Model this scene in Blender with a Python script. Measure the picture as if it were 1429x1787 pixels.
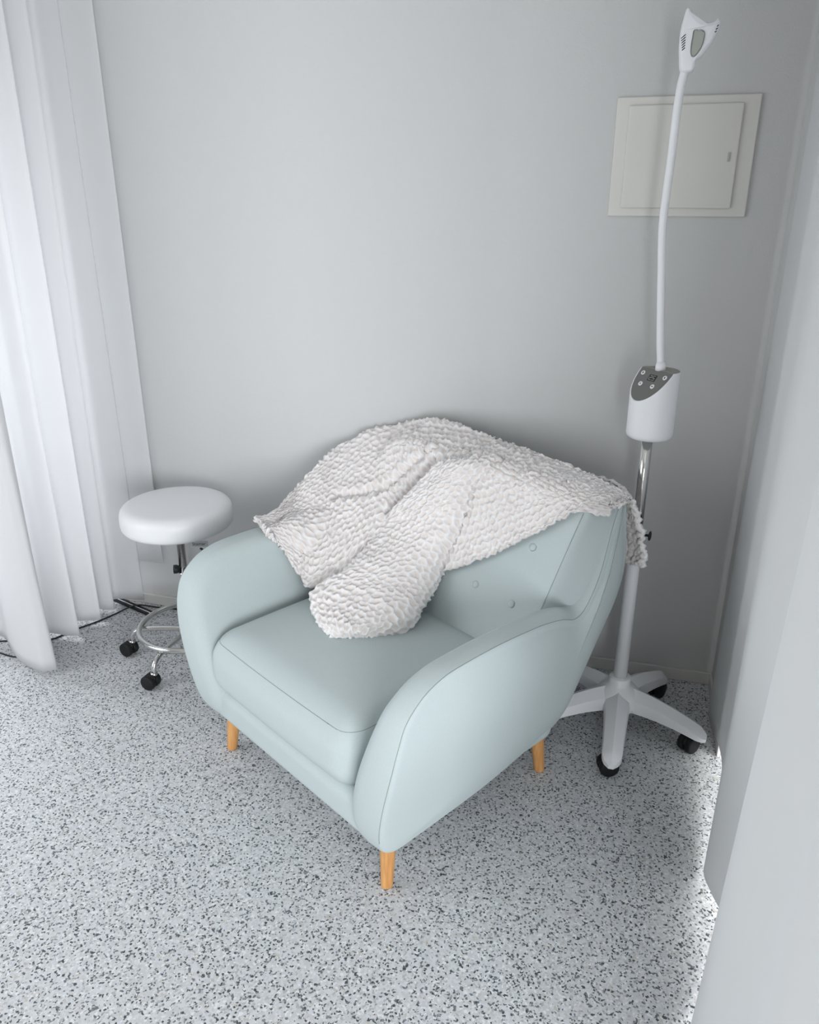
import bpy, bmesh, math, random
import numpy as np
from mathutils import Vector, Matrix

random.seed(4)
rng = np.random.default_rng(7)
S = bpy.context.scene
for o in list(bpy.data.objects):
    bpy.data.objects.remove(o, do_unlink=True)
PI = math.pi
R = math.radians

# ------------------------------------------------------------------ camera
CAM = Vector((0, 0, 1.60))
TH, YAW = R(21.9), R(15.5)
fwd = Vector((-math.sin(YAW) * math.cos(TH), math.cos(YAW) * math.cos(TH), -math.sin(TH)))
right = Vector((math.cos(YAW), math.sin(YAW), 0))
up = right.cross(fwd)
cd = bpy.data.cameras.new('camera')
cam = bpy.data.objects.new('camera', cd)
S.collection.objects.link(cam)
cam.matrix_world = Matrix(((right.x, up.x, -fwd.x, CAM.x), (right.y, up.y, -fwd.y, CAM.y), (right.z, up.z, -fwd.z, CAM.z), (0, 0, 0, 1)))
cd.sensor_fit = 'HORIZONTAL'
cd.sensor_width = 36.0
cd.lens = 36.0 * 1400.0 / 1429.0
cd.clip_start = 0.02
S.camera = cam

# ------------------------------------------------------------------ world, lights, exposure
w = bpy.data.worlds.new('world')
S.world = w
w.use_nodes = True
wb = w.node_tree.nodes['Background']
wb.inputs[0].default_value = (0.80, 0.90, 1.0, 1)
wb.inputs[1].default_value = 0.6


def area(name, loc, target, sx, sy, energy, col):
    l = bpy.data.lights.new(name, 'AREA')
    l.shape = 'RECTANGLE'
    l.size, l.size_y, l.energy, l.color = sx, sy, energy, col
    o = bpy.data.objects.new(name, l)
    S.collection.objects.link(o)
    o.location = loc
    d = Vector(target) - Vector(loc)
    o.rotation_euler = d.to_track_quat('-Z', 'Y').to_euler()
    return o


# daylight through the room's windows, plus an unseen fill on the left
area('front_window_daylight', (1.05, -1.72, 1.18), (-0.2, 1.9, 0.50), 1.50, 1.40, 305, (0.93, 0.968, 1.0))
area('left_window_and_fill', (-2.92, 2.24, 0.98), (-1.9, 2.24, 0.80), 0.60, 1.60, 54, (0.93, 0.968, 1.0))
area('left_window_and_fill', (-2.75, 0.6, 1.25), (-0.6, 1.0, 0.6), 1.5, 1.7, 66, (0.93, 0.968, 1.0))  # unseen fill light, added to lift the floor, seat front and right side
area('side_window_daylight', (2.1, 1.1, 0.9), (0.3, 1.3, 0.0), 2.0, 1.6, 200, (1.0, 0.99, 0.965))

S.view_settings.view_transform = 'Standard'
S.view_settings.look = 'None'
S.view_settings.exposure = -1.33
S.view_settings.gamma = 1.0
S.view_settings.use_curve_mapping = False


# ------------------------------------------------------------------ helpers
def hexlin(r, g, b):
    f = lambda c: (c / 255 / 12.92) if c / 255 <= 0.04045 else ((c / 255 + 0.055) / 1.055) ** 2.4
    return (f(r), f(g), f(b), 1)


def mat(name, col, rough=0.6, metal=0.0, bump=None, spec=0.5, trans=0.0, noisecol=None):
    m = bpy.data.materials.new(name)
    m.use_nodes = True
    nt = m.node_tree
    b = nt.nodes['Principled BSDF']
    b.inputs['Base Color'].default_value = col
    b.inputs['Roughness'].default_value = rough
    b.inputs['Metallic'].default_value = metal
    b.inputs['Specular IOR Level'].default_value = spec
    tc = nt.nodes.new('ShaderNodeTexCoord')
    if noisecol:
        scale, amt = noisecol
        n = nt.nodes.new('ShaderNodeTexNoise')
        n.inputs['Scale'].default_value = scale
        n.inputs['Detail'].default_value = 6
        nt.links.new(tc.outputs['Object'], n.inputs['Vector'])
        mx = nt.nodes.new('ShaderNodeMix')
        mx.data_type = 'RGBA'
        mx.inputs[6].default_value = tuple(c * (1 - amt) for c in col[:3]) + (1,)
        mx.inputs[7].default_value = tuple(min(1, c * (1 + amt)) for c in col[:3]) + (1,)
        nt.links.new(n.outputs['Fac'], mx.inputs[0])
        nt.links.new(mx.outputs[2], b.inputs['Base Color'])
    if bump:
        scale, dist, strength = bump
        n2 = nt.nodes.new('ShaderNodeTexNoise')
        n2.inputs['Scale'].default_value = scale
        n2.inputs['Detail'].default_value = 4
        nt.links.new(tc.outputs['Object'], n2.inputs['Vector'])
        bp = nt.nodes.new('ShaderNodeBump')
        bp.inputs['Strength'].default_value = strength
        bp.inputs['Distance'].default_value = dist
        nt.links.new(n2.outputs['Fac'], bp.inputs['Height'])
        nt.links.new(bp.outputs['Normal'], b.inputs['Normal'])
    return m


M = {}
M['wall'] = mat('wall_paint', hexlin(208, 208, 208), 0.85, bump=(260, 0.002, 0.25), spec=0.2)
M['wall_dim'] = mat('low_bounce_wall_paint', hexlin(176, 172, 166), 0.85, bump=(260, 0.002, 0.25), spec=0.2)  # darker tone given to the unseen walls to cut bounced light
M['base'] = mat('baseboard_paint', hexlin(214, 213, 209), 0.6, spec=0.3)
M['ceil'] = mat('ceiling_paint', hexlin(198, 197, 194), 0.9, spec=0.2)
M['boxpaint'] = mat('cabinet_enamel', hexlin(222, 220, 214), 0.5, noisecol=(9, 0.03), spec=0.4)
M['fabric'] = mat('mint_fabric', hexlin(190, 200, 201), 0.9, noisecol=(420, 0.08), bump=(900, 0.0008, 0.35), spec=0.15)
M['seam'] = mat('mint_seam', hexlin(150, 160, 159), 0.9, spec=0.1)
M['plastic'] = mat('white_plastic', hexlin(238, 239, 242), 0.35, spec=0.5)
M['leather'] = mat('white_vinyl', hexlin(232, 232, 234), 0.4, bump=(500, 0.0006, 0.15), spec=0.4)
M['chrome'] = mat('chrome', (0.66, 0.655, 0.64, 1), 0.16, metal=1.0)
M['chrome_dark_reflection'] = mat('chrome_dark_reflection', (0.30, 0.30, 0.30, 1), 0.2, metal=1.0)  # chrome with its dark reflections put into the base colour
M['black'] = mat('black_plastic', (0.012, 0.014, 0.016, 1), 0.45, spec=0.4)
M['rubber'] = mat('black_rubber', (0.010, 0.011, 0.012, 1), 0.6, spec=0.3)
M['greypanel'] = mat('grey_panel', hexlin(112, 113, 110), 0.4, spec=0.4)
M['greytop'] = mat('grey_top', hexlin(146, 146, 140), 0.45, spec=0.4)
M['display'] = mat('dark_display', hexlin(42, 44, 42), 0.25)
M['digit'] = mat('pale_digits', hexlin(150, 152, 146), 0.5)
M['lens'] = mat('grey_lens', hexlin(172, 174, 168), 0.25)
M['greymetal'] = mat('grey_plate', hexlin(178, 180, 180), 0.4)
M['rail'] = mat('white_rail', hexlin(230, 230, 230), 0.5)


def wood():
    m = mat('oak_wood', hexlin(214, 158, 98), 0.45, spec=0.4)
    nt = m.node_tree
    b = nt.nodes['Principled BSDF']
    tc = nt.nodes.new('ShaderNodeTexCoord')
    mp = nt.nodes.new('ShaderNodeMapping')
    mp.inputs['Scale'].default_value = (60, 60, 5)
    n = nt.nodes.new('ShaderNodeTexNoise')
    n.inputs['Scale'].default_value = 2.0
    n.inputs['Detail'].default_value = 5
    r = nt.nodes.new('ShaderNodeValToRGB')
    r.color_ramp.elements[0].position = 0.3
    r.color_ramp.elements[0].color = hexlin(196, 136, 78)
    r.color_ramp.elements[1].position = 0.7
    r.color_ramp.elements[1].color = hexlin(222, 168, 108)
    nt.links.new(tc.outputs['Object'], mp.inputs[0])
    nt.links.new(mp.outputs[0], n.inputs[0])
    nt.links.new(n.outputs['Fac'], r.inputs[0])
    nt.links.new(r.outputs[0], b.inputs['Base Color'])
    return m


M['wood'] = wood()


def floor_mat():
    m = mat('speckled_floor', (0.4, 0.4, 0.4, 1), 0.55, spec=0.3)
    nt = m.node_tree
    b = nt.nodes['Principled BSDF']
    tc = nt.nodes.new('ShaderNodeTexCoord')
    # slightly warped coordinates so the flakes are irregular
    nz = nt.nodes.new('ShaderNodeTexNoise')
    nz.inputs['Scale'].default_value = 130
    nt.links.new(tc.outputs['Object'], nz.inputs['Vector'])
    vm = nt.nodes.new('ShaderNodeVectorMath')
    vm.operation = 'MULTIPLY_ADD'
    vm.inputs[1].default_value = (0.007, 0.007, 0.0)
    nt.links.new(nz.outputs['Color'], vm.inputs[0])
    nt.links.new(tc.outputs['Object'], vm.inputs[2])

    def cells(scale, stops):
        v = nt.nodes.new('ShaderNodeTexVoronoi')
        v.inputs['Scale'].default_value = scale
        nt.links.new(vm.outputs[0], v.inputs['Vector'])
        s = nt.nodes.new('ShaderNodeSeparateColor')
        nt.links.new(v.outputs['Color'], s.inputs[0])
        r = nt.nodes.new('ShaderNodeValToRGB')
        r.color_ramp.interpolation = 'CONSTANT'
        while len(r.color_ramp.elements) > 1:
            r.color_ramp.elements.remove(r.color_ramp.elements[-1])
        r.color_ramp.elements[0].position = 0
        r.color_ramp.elements[0].color = stops[0][1]
        for p, c in stops[1:]:
            e = r.color_ramp.elements.new(p)
            e.color = c
        nt.links.new(s.outputs[0], r.inputs[0])
        return r, s
    base, _ = cells(200, [(0, hexlin(196, 198, 201)), (0.40, hexlin(206, 208, 211)), (0.78, hexlin(222, 223, 225)), (0.88, hexlin(176, 178, 181)), (0.96, hexlin(192, 187, 180))])
    dark, ds = cells(235, [(0, hexlin(72, 78, 82)), (0.060, hexlin(110, 116, 120)), (0.13, hexlin(132, 136, 140))])
    mk = nt.nodes.new('ShaderNodeMath')
    mk.operation = 'LESS_THAN'
    mk.inputs[1].default_value = 0.165
    nt.links.new(ds.outputs[0], mk.inputs[0])
    mx = nt.nodes.new('ShaderNodeMix')
    mx.data_type = 'RGBA'
    nt.links.new(mk.outputs[0], mx.inputs[0])
    nt.links.new(base.outputs[0], mx.inputs[6])
    nt.links.new(dark.outputs[0], mx.inputs[7])
    nt.links.new(mx.outputs[2], b.inputs['Base Color'])
    return m


M['floor'] = floor_mat()


def cloth(name, col, transl, transp=0.0):
    m = bpy.data.materials.new(name)
    m.use_nodes = True
    nt = m.node_tree
    nt.nodes.clear()
    out = nt.nodes.new('ShaderNodeOutputMaterial')
    d = nt.nodes.new('ShaderNodeBsdfDiffuse')
    d.inputs[0].default_value = col
    t = nt.nodes.new('ShaderNodeBsdfTranslucent')
    t.inputs[0].default_value = col
    tc = nt.nodes.new('ShaderNodeTexCoord')
    wv = nt.nodes.new('ShaderNodeTexNoise')
    wv.inputs['Scale'].default_value = 700
    nt.links.new(tc.outputs['Object'], wv.inputs['Vector'])
    bp = nt.nodes.new('ShaderNodeBump')
    bp.inputs['Strength'].default_value = 0.15
    bp.inputs['Distance'].default_value = 0.0006
    nt.links.new(wv.outputs['Fac'], bp.inputs['Height'])
    nt.links.new(bp.outputs[0], d.inputs['Normal'])
    mx = nt.nodes.new('ShaderNodeMixShader')
    mx.inputs[0].default_value = transl
    nt.links.new(d.outputs[0], mx.inputs[1])
    nt.links.new(t.outputs[0], mx.inputs[2])
    last = mx
    if transp:
        tr = nt.nodes.new('ShaderNodeBsdfTransparent')
        m2 = nt.nodes.new('ShaderNodeMixShader')
        m2.inputs[0].default_value = transp
        nt.links.new(mx.outputs[0], m2.inputs[1])
        nt.links.new(tr.outputs[0], m2.inputs[2])
        last = m2
    nt.links.new(last.outputs[0], out.inputs[0])
    return m


M['curtain'] = cloth('white_curtain_cloth', hexlin(244, 244, 245), 0.48)
M['curtain_thick'] = cloth('grey_white_curtain_cloth', hexlin(224, 225, 226), 0.22)
M['sheer'] = cloth('sheer_cloth', hexlin(246, 247, 248), 0.15, 0.32)


def blanket_mat():
    m = mat('plush_blanket', hexlin(236, 233, 233), 0.95, spec=0.05)
    nt = m.node_tree
    b = nt.nodes['Principled BSDF']
    b.inputs['Sheen Weight'].default_value = 0.25
    b.inputs['Sheen Roughness'].default_value = 0.6
    at = nt.nodes.new('ShaderNodeAttribute')
    at.attribute_name = 'pile'
    mx = nt.nodes.new('ShaderNodeMix')
    mx.data_type = 'RGBA'
    mx.inputs[6].default_value = hexlin(230, 222, 217)     # short backing between the tufts
    mx.inputs[7].default_value = hexlin(243, 241, 242)     # long white pile on the ridges
    nt.links.new(at.outputs['Fac'], mx.inputs[0])
    nt.links.new(mx.outputs[2], b.inputs['Base Color'])
    tc = nt.nodes.new('ShaderNodeTexCoord')
    n2 = nt.nodes.new('ShaderNodeTexNoise')
    n2.inputs['Scale'].default_value = 420
    n2.inputs['Detail'].default_value = 3
    nt.links.new(tc.outputs['Object'], n2.inputs['Vector'])
    bp = nt.nodes.new('ShaderNodeBump')
    bp.inputs['Strength'].default_value = 0.6
    bp.inputs['Distance'].default_value = 0.002
    nt.links.new(n2.outputs['Fac'], bp.inputs['Height'])
    nt.links.new(bp.outputs['Normal'], b.inputs['Normal'])
    return m


M['blanket'] = blanket_mat()


def link(name, me, material, parent=None, smooth=True):
    if smooth:
        for p in me.polygons:
            p.use_smooth = True
    if material:
        me.materials.append(M[material])
    o = bpy.data.objects.new(name, me)
    S.collection.objects.link(o)
    if parent:
        o.parent = parent
    return o


def obj(name, bm, material, parent=None, smooth=True):
    me = bpy.data.meshes.new(name)
    bmesh.ops.recalc_face_normals(bm, faces=bm.faces[:])
    bm.to_mesh(me)
    bm.free()
    return link(name, me, material, parent, smooth)


def empty(name, loc, rz, label, cat, group=None):
    o = bpy.data.objects.new(name, None)
    o.empty_display_size = 0.1
    S.collection.objects.link(o)
    o.location = loc
    o.rotation_euler = (0, 0, rz)
    tag(o, label, cat, group)
    return o


def tag(o, label, cat, group=None):
    o['label'] = label
    o['category'] = cat
    if group:
        o['group'] = group


def struct(o, label=None):
    o['kind'] = 'structure'
    if label:
        o['label'] = label
    return o


def add_box(bm, lo, hi, bevel=0.0, seg=2):
    r = bmesh.ops.create_cube(bm, size=1.0)
    lo, hi = Vector(lo), Vector(hi)
    c, s = (lo + hi) / 2, hi - lo
    for v in r['verts']:
        v.co = Vector((v.co.x * s.x, v.co.y * s.y, v.co.z * s.z)) + c
    if bevel:
        es = list({e for v in r['verts'] for e in v.link_edges})
        bmesh.ops.bevel(bm, geom=es, offset=bevel, segments=seg, affect='EDGES', profile=0.5)


def box(name, lo, hi, material, parent=None, bevel=0.0, seg=2, smooth=False):
    bm = bmesh.new()
    add_box(bm, lo, hi, bevel, seg)
    return obj(name, bm, material, parent, smooth)


def grid_bm(bm, P, close_u=False, close_v=False):
    """P: array (n, m, 3) -> quads"""
    n, m = P.shape[:2]
    vs = [[bm.verts.new(P[i, j]) for j in range(m)] for i in range(n)]
    for i in range(n if close_u else n - 1):
        for j in range(m if close_v else m - 1):
            i2, j2 = (i + 1) % n, (j + 1) % m
            try:
                bm.faces.new((vs[i][j], vs[i2][j], vs[i2][j2], vs[i][j2]))
            except ValueError:
                pass
    return vs


def cr(points, n, closed=False):
    """Catmull-Rom through points, n samples uniform in arc length"""
    P = np.array(points, float)
    k = len(P)
    if closed:
        Q = np.vstack([P[-1], P, P[0], P[1]])
        segs = k
    else:
        Q = np.vstack([2 * P[0] - P[1], P, 2 * P[-1] - P[-2]])
        segs = k - 1
    out = []
    for i in range(segs):
        p0, p1, p2, p3 = Q[i:i + 4]
        t = np.linspace(0, 1, 40, endpoint=False)[:, None]
        out.append(0.5 * (2 * p1 + (p2 - p0) * t + (2 * p0 - 5 * p1 + 4 * p2 - p3) * t ** 2 + (3 * p1 - p0 - 3 * p2 + p3) * t ** 3))
    out = np.vstack(out + [P[:1] if closed else P[-1:]])
    d = np.r_[0, np.cumsum(np.linalg.norm(np.diff(out, axis=0), axis=1))]
    s = np.linspace(0, d[-1], n + 1)[:-1] if closed else np.linspace(0, d[-1], n)
    return np.stack([np.interp(s, d, out[:, c]) for c in range(P.shape[1])], 1)


def tube_bm(bm, pts, r, seg=10, closed=False, caps=True):
    P = np.array(pts, float)
    n = len(P)
    rr = np.full(n, r) if np.isscalar(r) else np.array(r)
    if closed:
        T = np.roll(P, -1, 0) - np.roll(P, 1, 0)
    else:
        T = np.gradient(P, axis=0)
    T /= np.linalg.norm(T, axis=1)[:, None]
    ref = np.array([0, 0, 1.0]) if abs(T[0, 2]) < 0.9 else np.array([1.0, 0, 0])
    N = np.zeros_like(P)
    nn = ref - T[0] * (ref @ T[0])
    for i in range(n):
        nn = nn - T[i] * (nn @ T[i])
        nn /= np.linalg.norm(nn)
        N[i] = nn
    B = np.cross(T, N)
    a = np.linspace(0, 2 * PI, seg, endpoint=False)
    G = P[:, None] + rr[:, None, None] * (np.cos(a)[None, :, None] * N[:, None] + np.sin(a)[None, :, None] * B[:, None])
    vs = grid_bm(bm, G, close_u=closed, close_v=True)
    if caps and not closed:
        bm.faces.new(vs[0])
        bm.faces.new(vs[-1])


def tube(name, pts, r, material, parent=None, seg=10, closed=False):
    bm = bmesh.new()
    tube_bm(bm, pts, r, seg, closed)
    return obj(name, bm, material, parent)


def lathe_bm(bm, prof, seg=40, centre=(0, 0)):
    a = np.linspace(0, 2 * PI, seg, endpoint=False)
    P = np.array([[(centre[0] + r * math.cos(t), centre[1] + r * math.sin(t), z) for t in a] for r, z in prof])
    vs = grid_bm(bm, P, close_v=True)
    bm.faces.new(vs[0])
    bm.faces.new(vs[-1])


def lathe(name, prof, material, parent=None, seg=40, centre=(0, 0)):
    bm = bmesh.new()
    lathe_bm(bm, prof, seg, centre)
    return obj(name, bm, material, parent)


def sstep(a, b, x):
    t = np.clip((np.asarray(x, float) - a) / (b - a), 0, 1)
    return t * t * (3 - 2 * t)


# ------------------------------------------------------------------ the room
XL, XR, XE, YB, YF, ZC = -2.45, 0.378, 2.0, 2.571, -1.5, 2.55
struct(box('floor', (XL - .15, YF - .15, -0.1), (XE + .15, YB + .15, 0), 'floor'))
struct(box('ceiling', (XL - .15, YF - .15, ZC), (XE + .15, YB + .15, ZC + .1), 'ceil'))
struct(box('wall_back', (XL - .15, YB, 0), (XE + .15, YB + .15, ZC), 'wall'))
struct(box('wall_right', (XR, 2.16, 0), (XR + .12, YB, ZC), 'wall'))


def wall_with_hole(name, axis, pos, thick, a0, a1, h0, h1, z0, z1):
    bm = bmesh.new()
    for (p, q, zz0, zz1) in ((a0, h0, 0, ZC), (h1, a1, 0, ZC), (h0, h1, 0, z0), (h0, h1, z1, ZC)):
        if q - p < 1e-4 or zz1 - zz0 < 1e-4:
            continue
        if axis == 'x':
            add_box(bm, (pos, p, zz0), (pos + thick, q, zz1))
        else:
            add_box(bm, (p, pos, zz0), (q, pos + thick, zz1))
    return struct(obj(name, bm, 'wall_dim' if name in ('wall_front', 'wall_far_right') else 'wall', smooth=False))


wall_with_hole('wall_left', 'x', XL - .15, .15, YF, YB, -0.2, 2.52, 0.22, 2.25)
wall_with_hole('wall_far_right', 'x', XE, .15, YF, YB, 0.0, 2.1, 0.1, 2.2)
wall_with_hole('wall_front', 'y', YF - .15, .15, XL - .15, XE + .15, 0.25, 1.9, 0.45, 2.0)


def window_frame(name, axis, pos, h0, h1, z0, z1):
    bm = bmesh.new()
    t, d = .05, .05
    mid = (h0 + h1) / 2
    for (p, q, a, b) in ((h0, h0 + t, z0, z1), (h1 - t, h1, z0, z1), (h0 + t, h1 - t, z0, z0 + t), (h0 + t, h1 - t, z1 - t, z1), (mid - t / 2, mid + t / 2, z0 + t, z1 - t)):
        if axis == 'x':
            add_box(bm, (pos, p, a), (pos + d, q, b))
        else:
            add_box(bm, (p, pos, a), (q, pos + d, b))
    return struct(obj(name, bm, 'rail', smooth=False))


window_frame('window_1', 'x', XL - .10, -0.2, 2.52, 0.22, 2.25)
window_frame('window_2', 'x', XE + .05, 0.0, 2.1, 0.1, 2.2)
window_frame('window_3', 'y', YF - .10, 0.25, 1.9, 0.45, 2.0)

struct(box('baseboard_back', (XL, YB - .012, 0), (XR, YB, 0.045), 'base', bevel=.003))
struct(box('baseboard_right', (XR - .010, 2.16, 0), (XR, YB - .012, 0.045), 'base', bevel=.003))


# ------------------------------------------------------------------ curtains
def curtain(name, top_path, hem_path, ztop, zhem, material, n=260, nz=60, label='', cat='curtain', power=1.5, thick=.0015):
    A = cr(top_path, n)
    B = cr(hem_path, n)
    k = np.linspace(0, 1, nz)
    zs = zhem + (ztop - zhem) * k
    P = np.zeros((nz, n, 3))
    for i in range(nz):
        f = (1 - k[i]) ** power
        xy = A[:, :2] * (1 - f) + B[:, :2] * f
        P[i, :, :2] = xy
        P[i, :, 2] = zs[i] + (B[:, 2] * (1 - k[i]) ** 6 if B.shape[1] > 2 else 0)
    bm = bmesh.new()
    grid_bm(bm, P)
    me = bpy.data.meshes.new(name)
    bm.to_mesh(me)
    bm.free()
    o = link(name, me, material)
    sm = o.modifiers.new('thickness', 'SOLIDIFY')
    sm.thickness = thick
    sm.offset = 0
    tag(o, label, cat)
    return o


hemL = [(-1.845, 2.545), (-1.885, 2.535), (-1.955, 2.525), (-1.975, 2.49), (-1.918, 2.445), (-1.945, 2.43), (-2.01, 2.43), (-2.0, 2.40), (-1.922, 2.362), (-1.96, 2.335), (-2.03, 2.31), (-2.01, 2.275), (-1.926, 2.235),
        (-1.96, 2.215), (-2.05, 2.21), (-2.04, 2.15), (-1.95, 2.08), (-1.862, 2.02), (-1.865, 1.995), (-1.905, 1.982), (-2.0, 2.01), (-2.085, 2.062), (-2.19, 2.14), (-2.27, 2.13), (-2.30, 2.06)]
topL = [(-1.86, 2.545), (-1.90, 2.53), (-1.93, 2.52), (-1.935, 2.49), (-1.90, 2.45), (-1.93, 2.43), (-1.965, 2.42), (-1.96, 2.39), (-1.915, 2.36), (-1.945, 2.335), (-1.98, 2.31), (-1.97, 2.275), (-1.93, 2.24),
        (-1.95, 2.215), (-2.0, 2.20), (-1.99, 2.15), (-1.95, 2.08), (-1.89, 2.03), (-1.895, 2.0), (-1.925, 1.985), (-2.0, 2.0), (-2.07, 2.04), (-2.15, 2.09), (-2.22, 2.09), (-2.26, 2.04)]
curtain('curtain', topL, hemL, 2.49, 0.024, 'curtain', n=420, label='white translucent curtain hanging in folds on the left above the black cord')

xs = np.linspace(-2.2, -1.738, 9)
shp = [(x, 2.552 + 0.004 * math.sin(9 * i)) for i, x in enumerate(xs)]
curtain('sheer_curtain', shp, shp, 2.49, 0.20, 'sheer', n=60, nz=20, label='see-through sheer panel flat against the wall behind the white curtain folds', thick=.0006)

hemR = [(0.364, 2.40, .01), (0.352, 2.33, .01), (0.356, 2.25, .015), (0.368, 2.14, .03), (0.367, 2.03, .03), (0.338, 1.87, .010), (0.310, 1.72, -.008), (0.302, 1.66, -.008), (0.312, 1.585, .012), (0.330, 1.49, .030), (0.322, 1.38, .018), (0.285, 1.30, .0),
        (0.252, 1.24, -.006), (0.232, 1.12, -.006), (0.246, 0.98, .0), (0.25, 0.86, 0), (0.225, 0.76, 0), (0.25, 0.655, 0)]
topR = [(0.366, 2.40), (0.36, 2.33), (0.358, 2.25), (0.362, 2.14), (0.360, 2.03), (0.345, 1.87), (0.335, 1.72), (0.332, 1.64), (0.335, 1.56), (0.335, 1.47), (0.325, 1.38), (0.31, 1.30), (0.297, 1.22), (0.286, 1.12), (0.28, 0.98), (0.275, 0.86), (0.265, 0.76), (0.27, 0.655)]
curtain('curtain', topR, hemR, 2.49, 0.022, 'curtain_thick', n=400, label='smooth opaque white curtain along the right wall with daylight under its hem', power=1.6)

for nm, lo, hi, lb in (('curtain_rail', (-2.3, 1.9, 2.49), (-1.72, 2.562, 2.55), 'white ceiling rail carrying the curtain on the left'),
                       ('curtain_rail', (0.24, 0.5, 2.49), (0.376, 2.42, 2.55), 'white ceiling rail carrying the curtain along the right wall')):
    o = box(nm, lo, hi, 'rail', bevel=.004)
    tag(o, lb, 'curtain rail')

# ------------------------------------------------------------------ fuse cabinet on the back wall
t = empty('fuse_cabinet', (0.078, YB, 1.683), 0, 'flat cream white fuse cabinet door set in the back wall behind the lamp neck', 'fuse box')
W2, H2 = .188, .155
fr = box('frame', (-W2, -.009, -H2), (W2, 0, H2), 'boxpaint', t, bevel=.003)
d = box('door', (-.154, -.0165, -.133), (.146, -.0088, .134), 'boxpaint', t, bevel=.004, seg=3)
box('latch', (.120, -.0185, -.012), (.127, -.016, .012), 'greymetal', d, bevel=.001)


# ------------------------------------------------------------------ armchair
def rounded_box(name, c, half, r, material, parent, n=28, crown=0.0, front_bulge=0.0, shrink_bottom=0.0):
    bm = bmesh.new()
    bmesh.ops.create_cube(bm, size=2.0)
    bmesh.ops.subdivide_edges(bm, edges=bm.edges[:], cuts=n, use_grid_fill=True)
    h = Vector(half)
    for v in bm.verts:
        u = Vector(v.co)
        # denser sampling toward the edges
        u = Vector([math.copysign(abs(a) ** 0.6 if abs(a) < 1 else 1, a) for a in u])
        p = Vector((u.x * h.x, u.y * h.y, u.z * h.z))
        q = Vector([max(-h[i] + r[i], min(h[i] - r[i], p[i])) for i in range(3)])
        dlt = Vector([(p[i] - q[i]) / r[i] for i in range(3)])
        if dlt.length > 1e-6:
            dlt.normalize()
        p = q + Vector([dlt[i] * r[i] for i in range(3)])
        fx, fy, fz = p.x / h.x, p.y / h.y, p.z / h.z
        if fz > 0:
            p.z += crown * (1 - fx * fx) * (1 - fy * fy) * min(1, fz)
        if fy < 0:
            p.y -= front_bulge * (1 - fx * fx) * (1 - fz * fz)
        if shrink_bottom and fz < 0:
            p.y += shrink_bottom * (-fz) * (1 if fy < 0 else 0) * (-fy)
        v.co = p + Vector(c)
    return obj(name, bm, material, parent)


CO = Vector((-0.762, 1.619, 0))
CA = R(-31.5)
chair = empty('armchair', CO, CA, 'pale mint green upholstered armchair with wooden legs under the white blanket', 'armchair')

# --- seat base and cushion
rounded_box('seat_base', (0, 0.285, 0.205), (0.40, 0.335, 0.062), (0.05, 0.05, 0.04), 'fabric', chair)
cush = rounded_box('seat_cushion', (-0.022, 0.232, 0.345), (0.327, 0.298, 0.098), (0.07, 0.085, 0.076), 'fabric', chair, crown=0.022, front_bulge=0.010)


from mathutils.bvhtree import BVHTree


def cushion_seam():
    tr = BVHTree.FromObject(cush, bpy.context.evaluated_depsgraph_get())
    hx, hy, r_, z = 0.327, 0.298, 0.11, 0.421
    pts = []
    for (sx, sy, a0) in ((1, 1, 0), (-1, 1, 90), (-1, -1, 180), (1, -1, 270)):
        for k in range(25):
            a = R(a0 + 90 * k / 24)
            pts.append((sx * (hx - r_) + r_ * math.cos(a), sy * (hy - r_) + r_ * math.sin(a)))
    out = []
    for x, y in cr(pts, 220, closed=True):
        o_ = Vector((x * 1.25 - .022, .232 + y * 1.25, z))
        h = tr.ray_cast(o_, (Vector((x * .5 - .022, .232 + y * .5, z)) - o_).normalized())
        if h[0] is not None:
            out.append(h[0][:])
    return out


tube('seam', cushion_seam(), 0.0009, 'seam', cush, seg=6, closed=True)

# --- arms
# outline of the side panel in (depth, height): up the seam of the back, along the armrest, round its front and under
ARM_OUT = [(0.826, .822), (0.797, .782), (0.762, .715), (0.728, .650), (0.690, .592), (0.655, .560), (0.615, .566), (0.55, .597), (.48, .617), (.40, .630), (.25, .640), (.11, .639), (.05, .630), (.0, .608), (-.045, .565), (-.066, .51), (-.076, .45),
           (-.080, .38), (-.078, .30), (-.069, .22), (-.050, .17), (-.012, .147), (.06, .146),
           (.2, .15), (.4, .160), (.55, .170), (.61, .180), (.652, .21), (.680, .26), (.728, .36), (.782, .465), (.826, .56), (.848, .65), (.852, .745), (.847, .812)]


def arm_x(z, y):
    xo = 0.410 + 0.074 * sstep(.12, .54, z) - 0.055 * sstep(.25, .66, y) * (.35 + .65 * sstep(.2, .5, z)) - .022 * sstep(.58, .82, z) * sstep(.55, .7, y)
    xi = 0.290 + 0.112 * sstep(.18, .66, z) - .03 * sstep(.55, .66, y)
    return xi, xo


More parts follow.
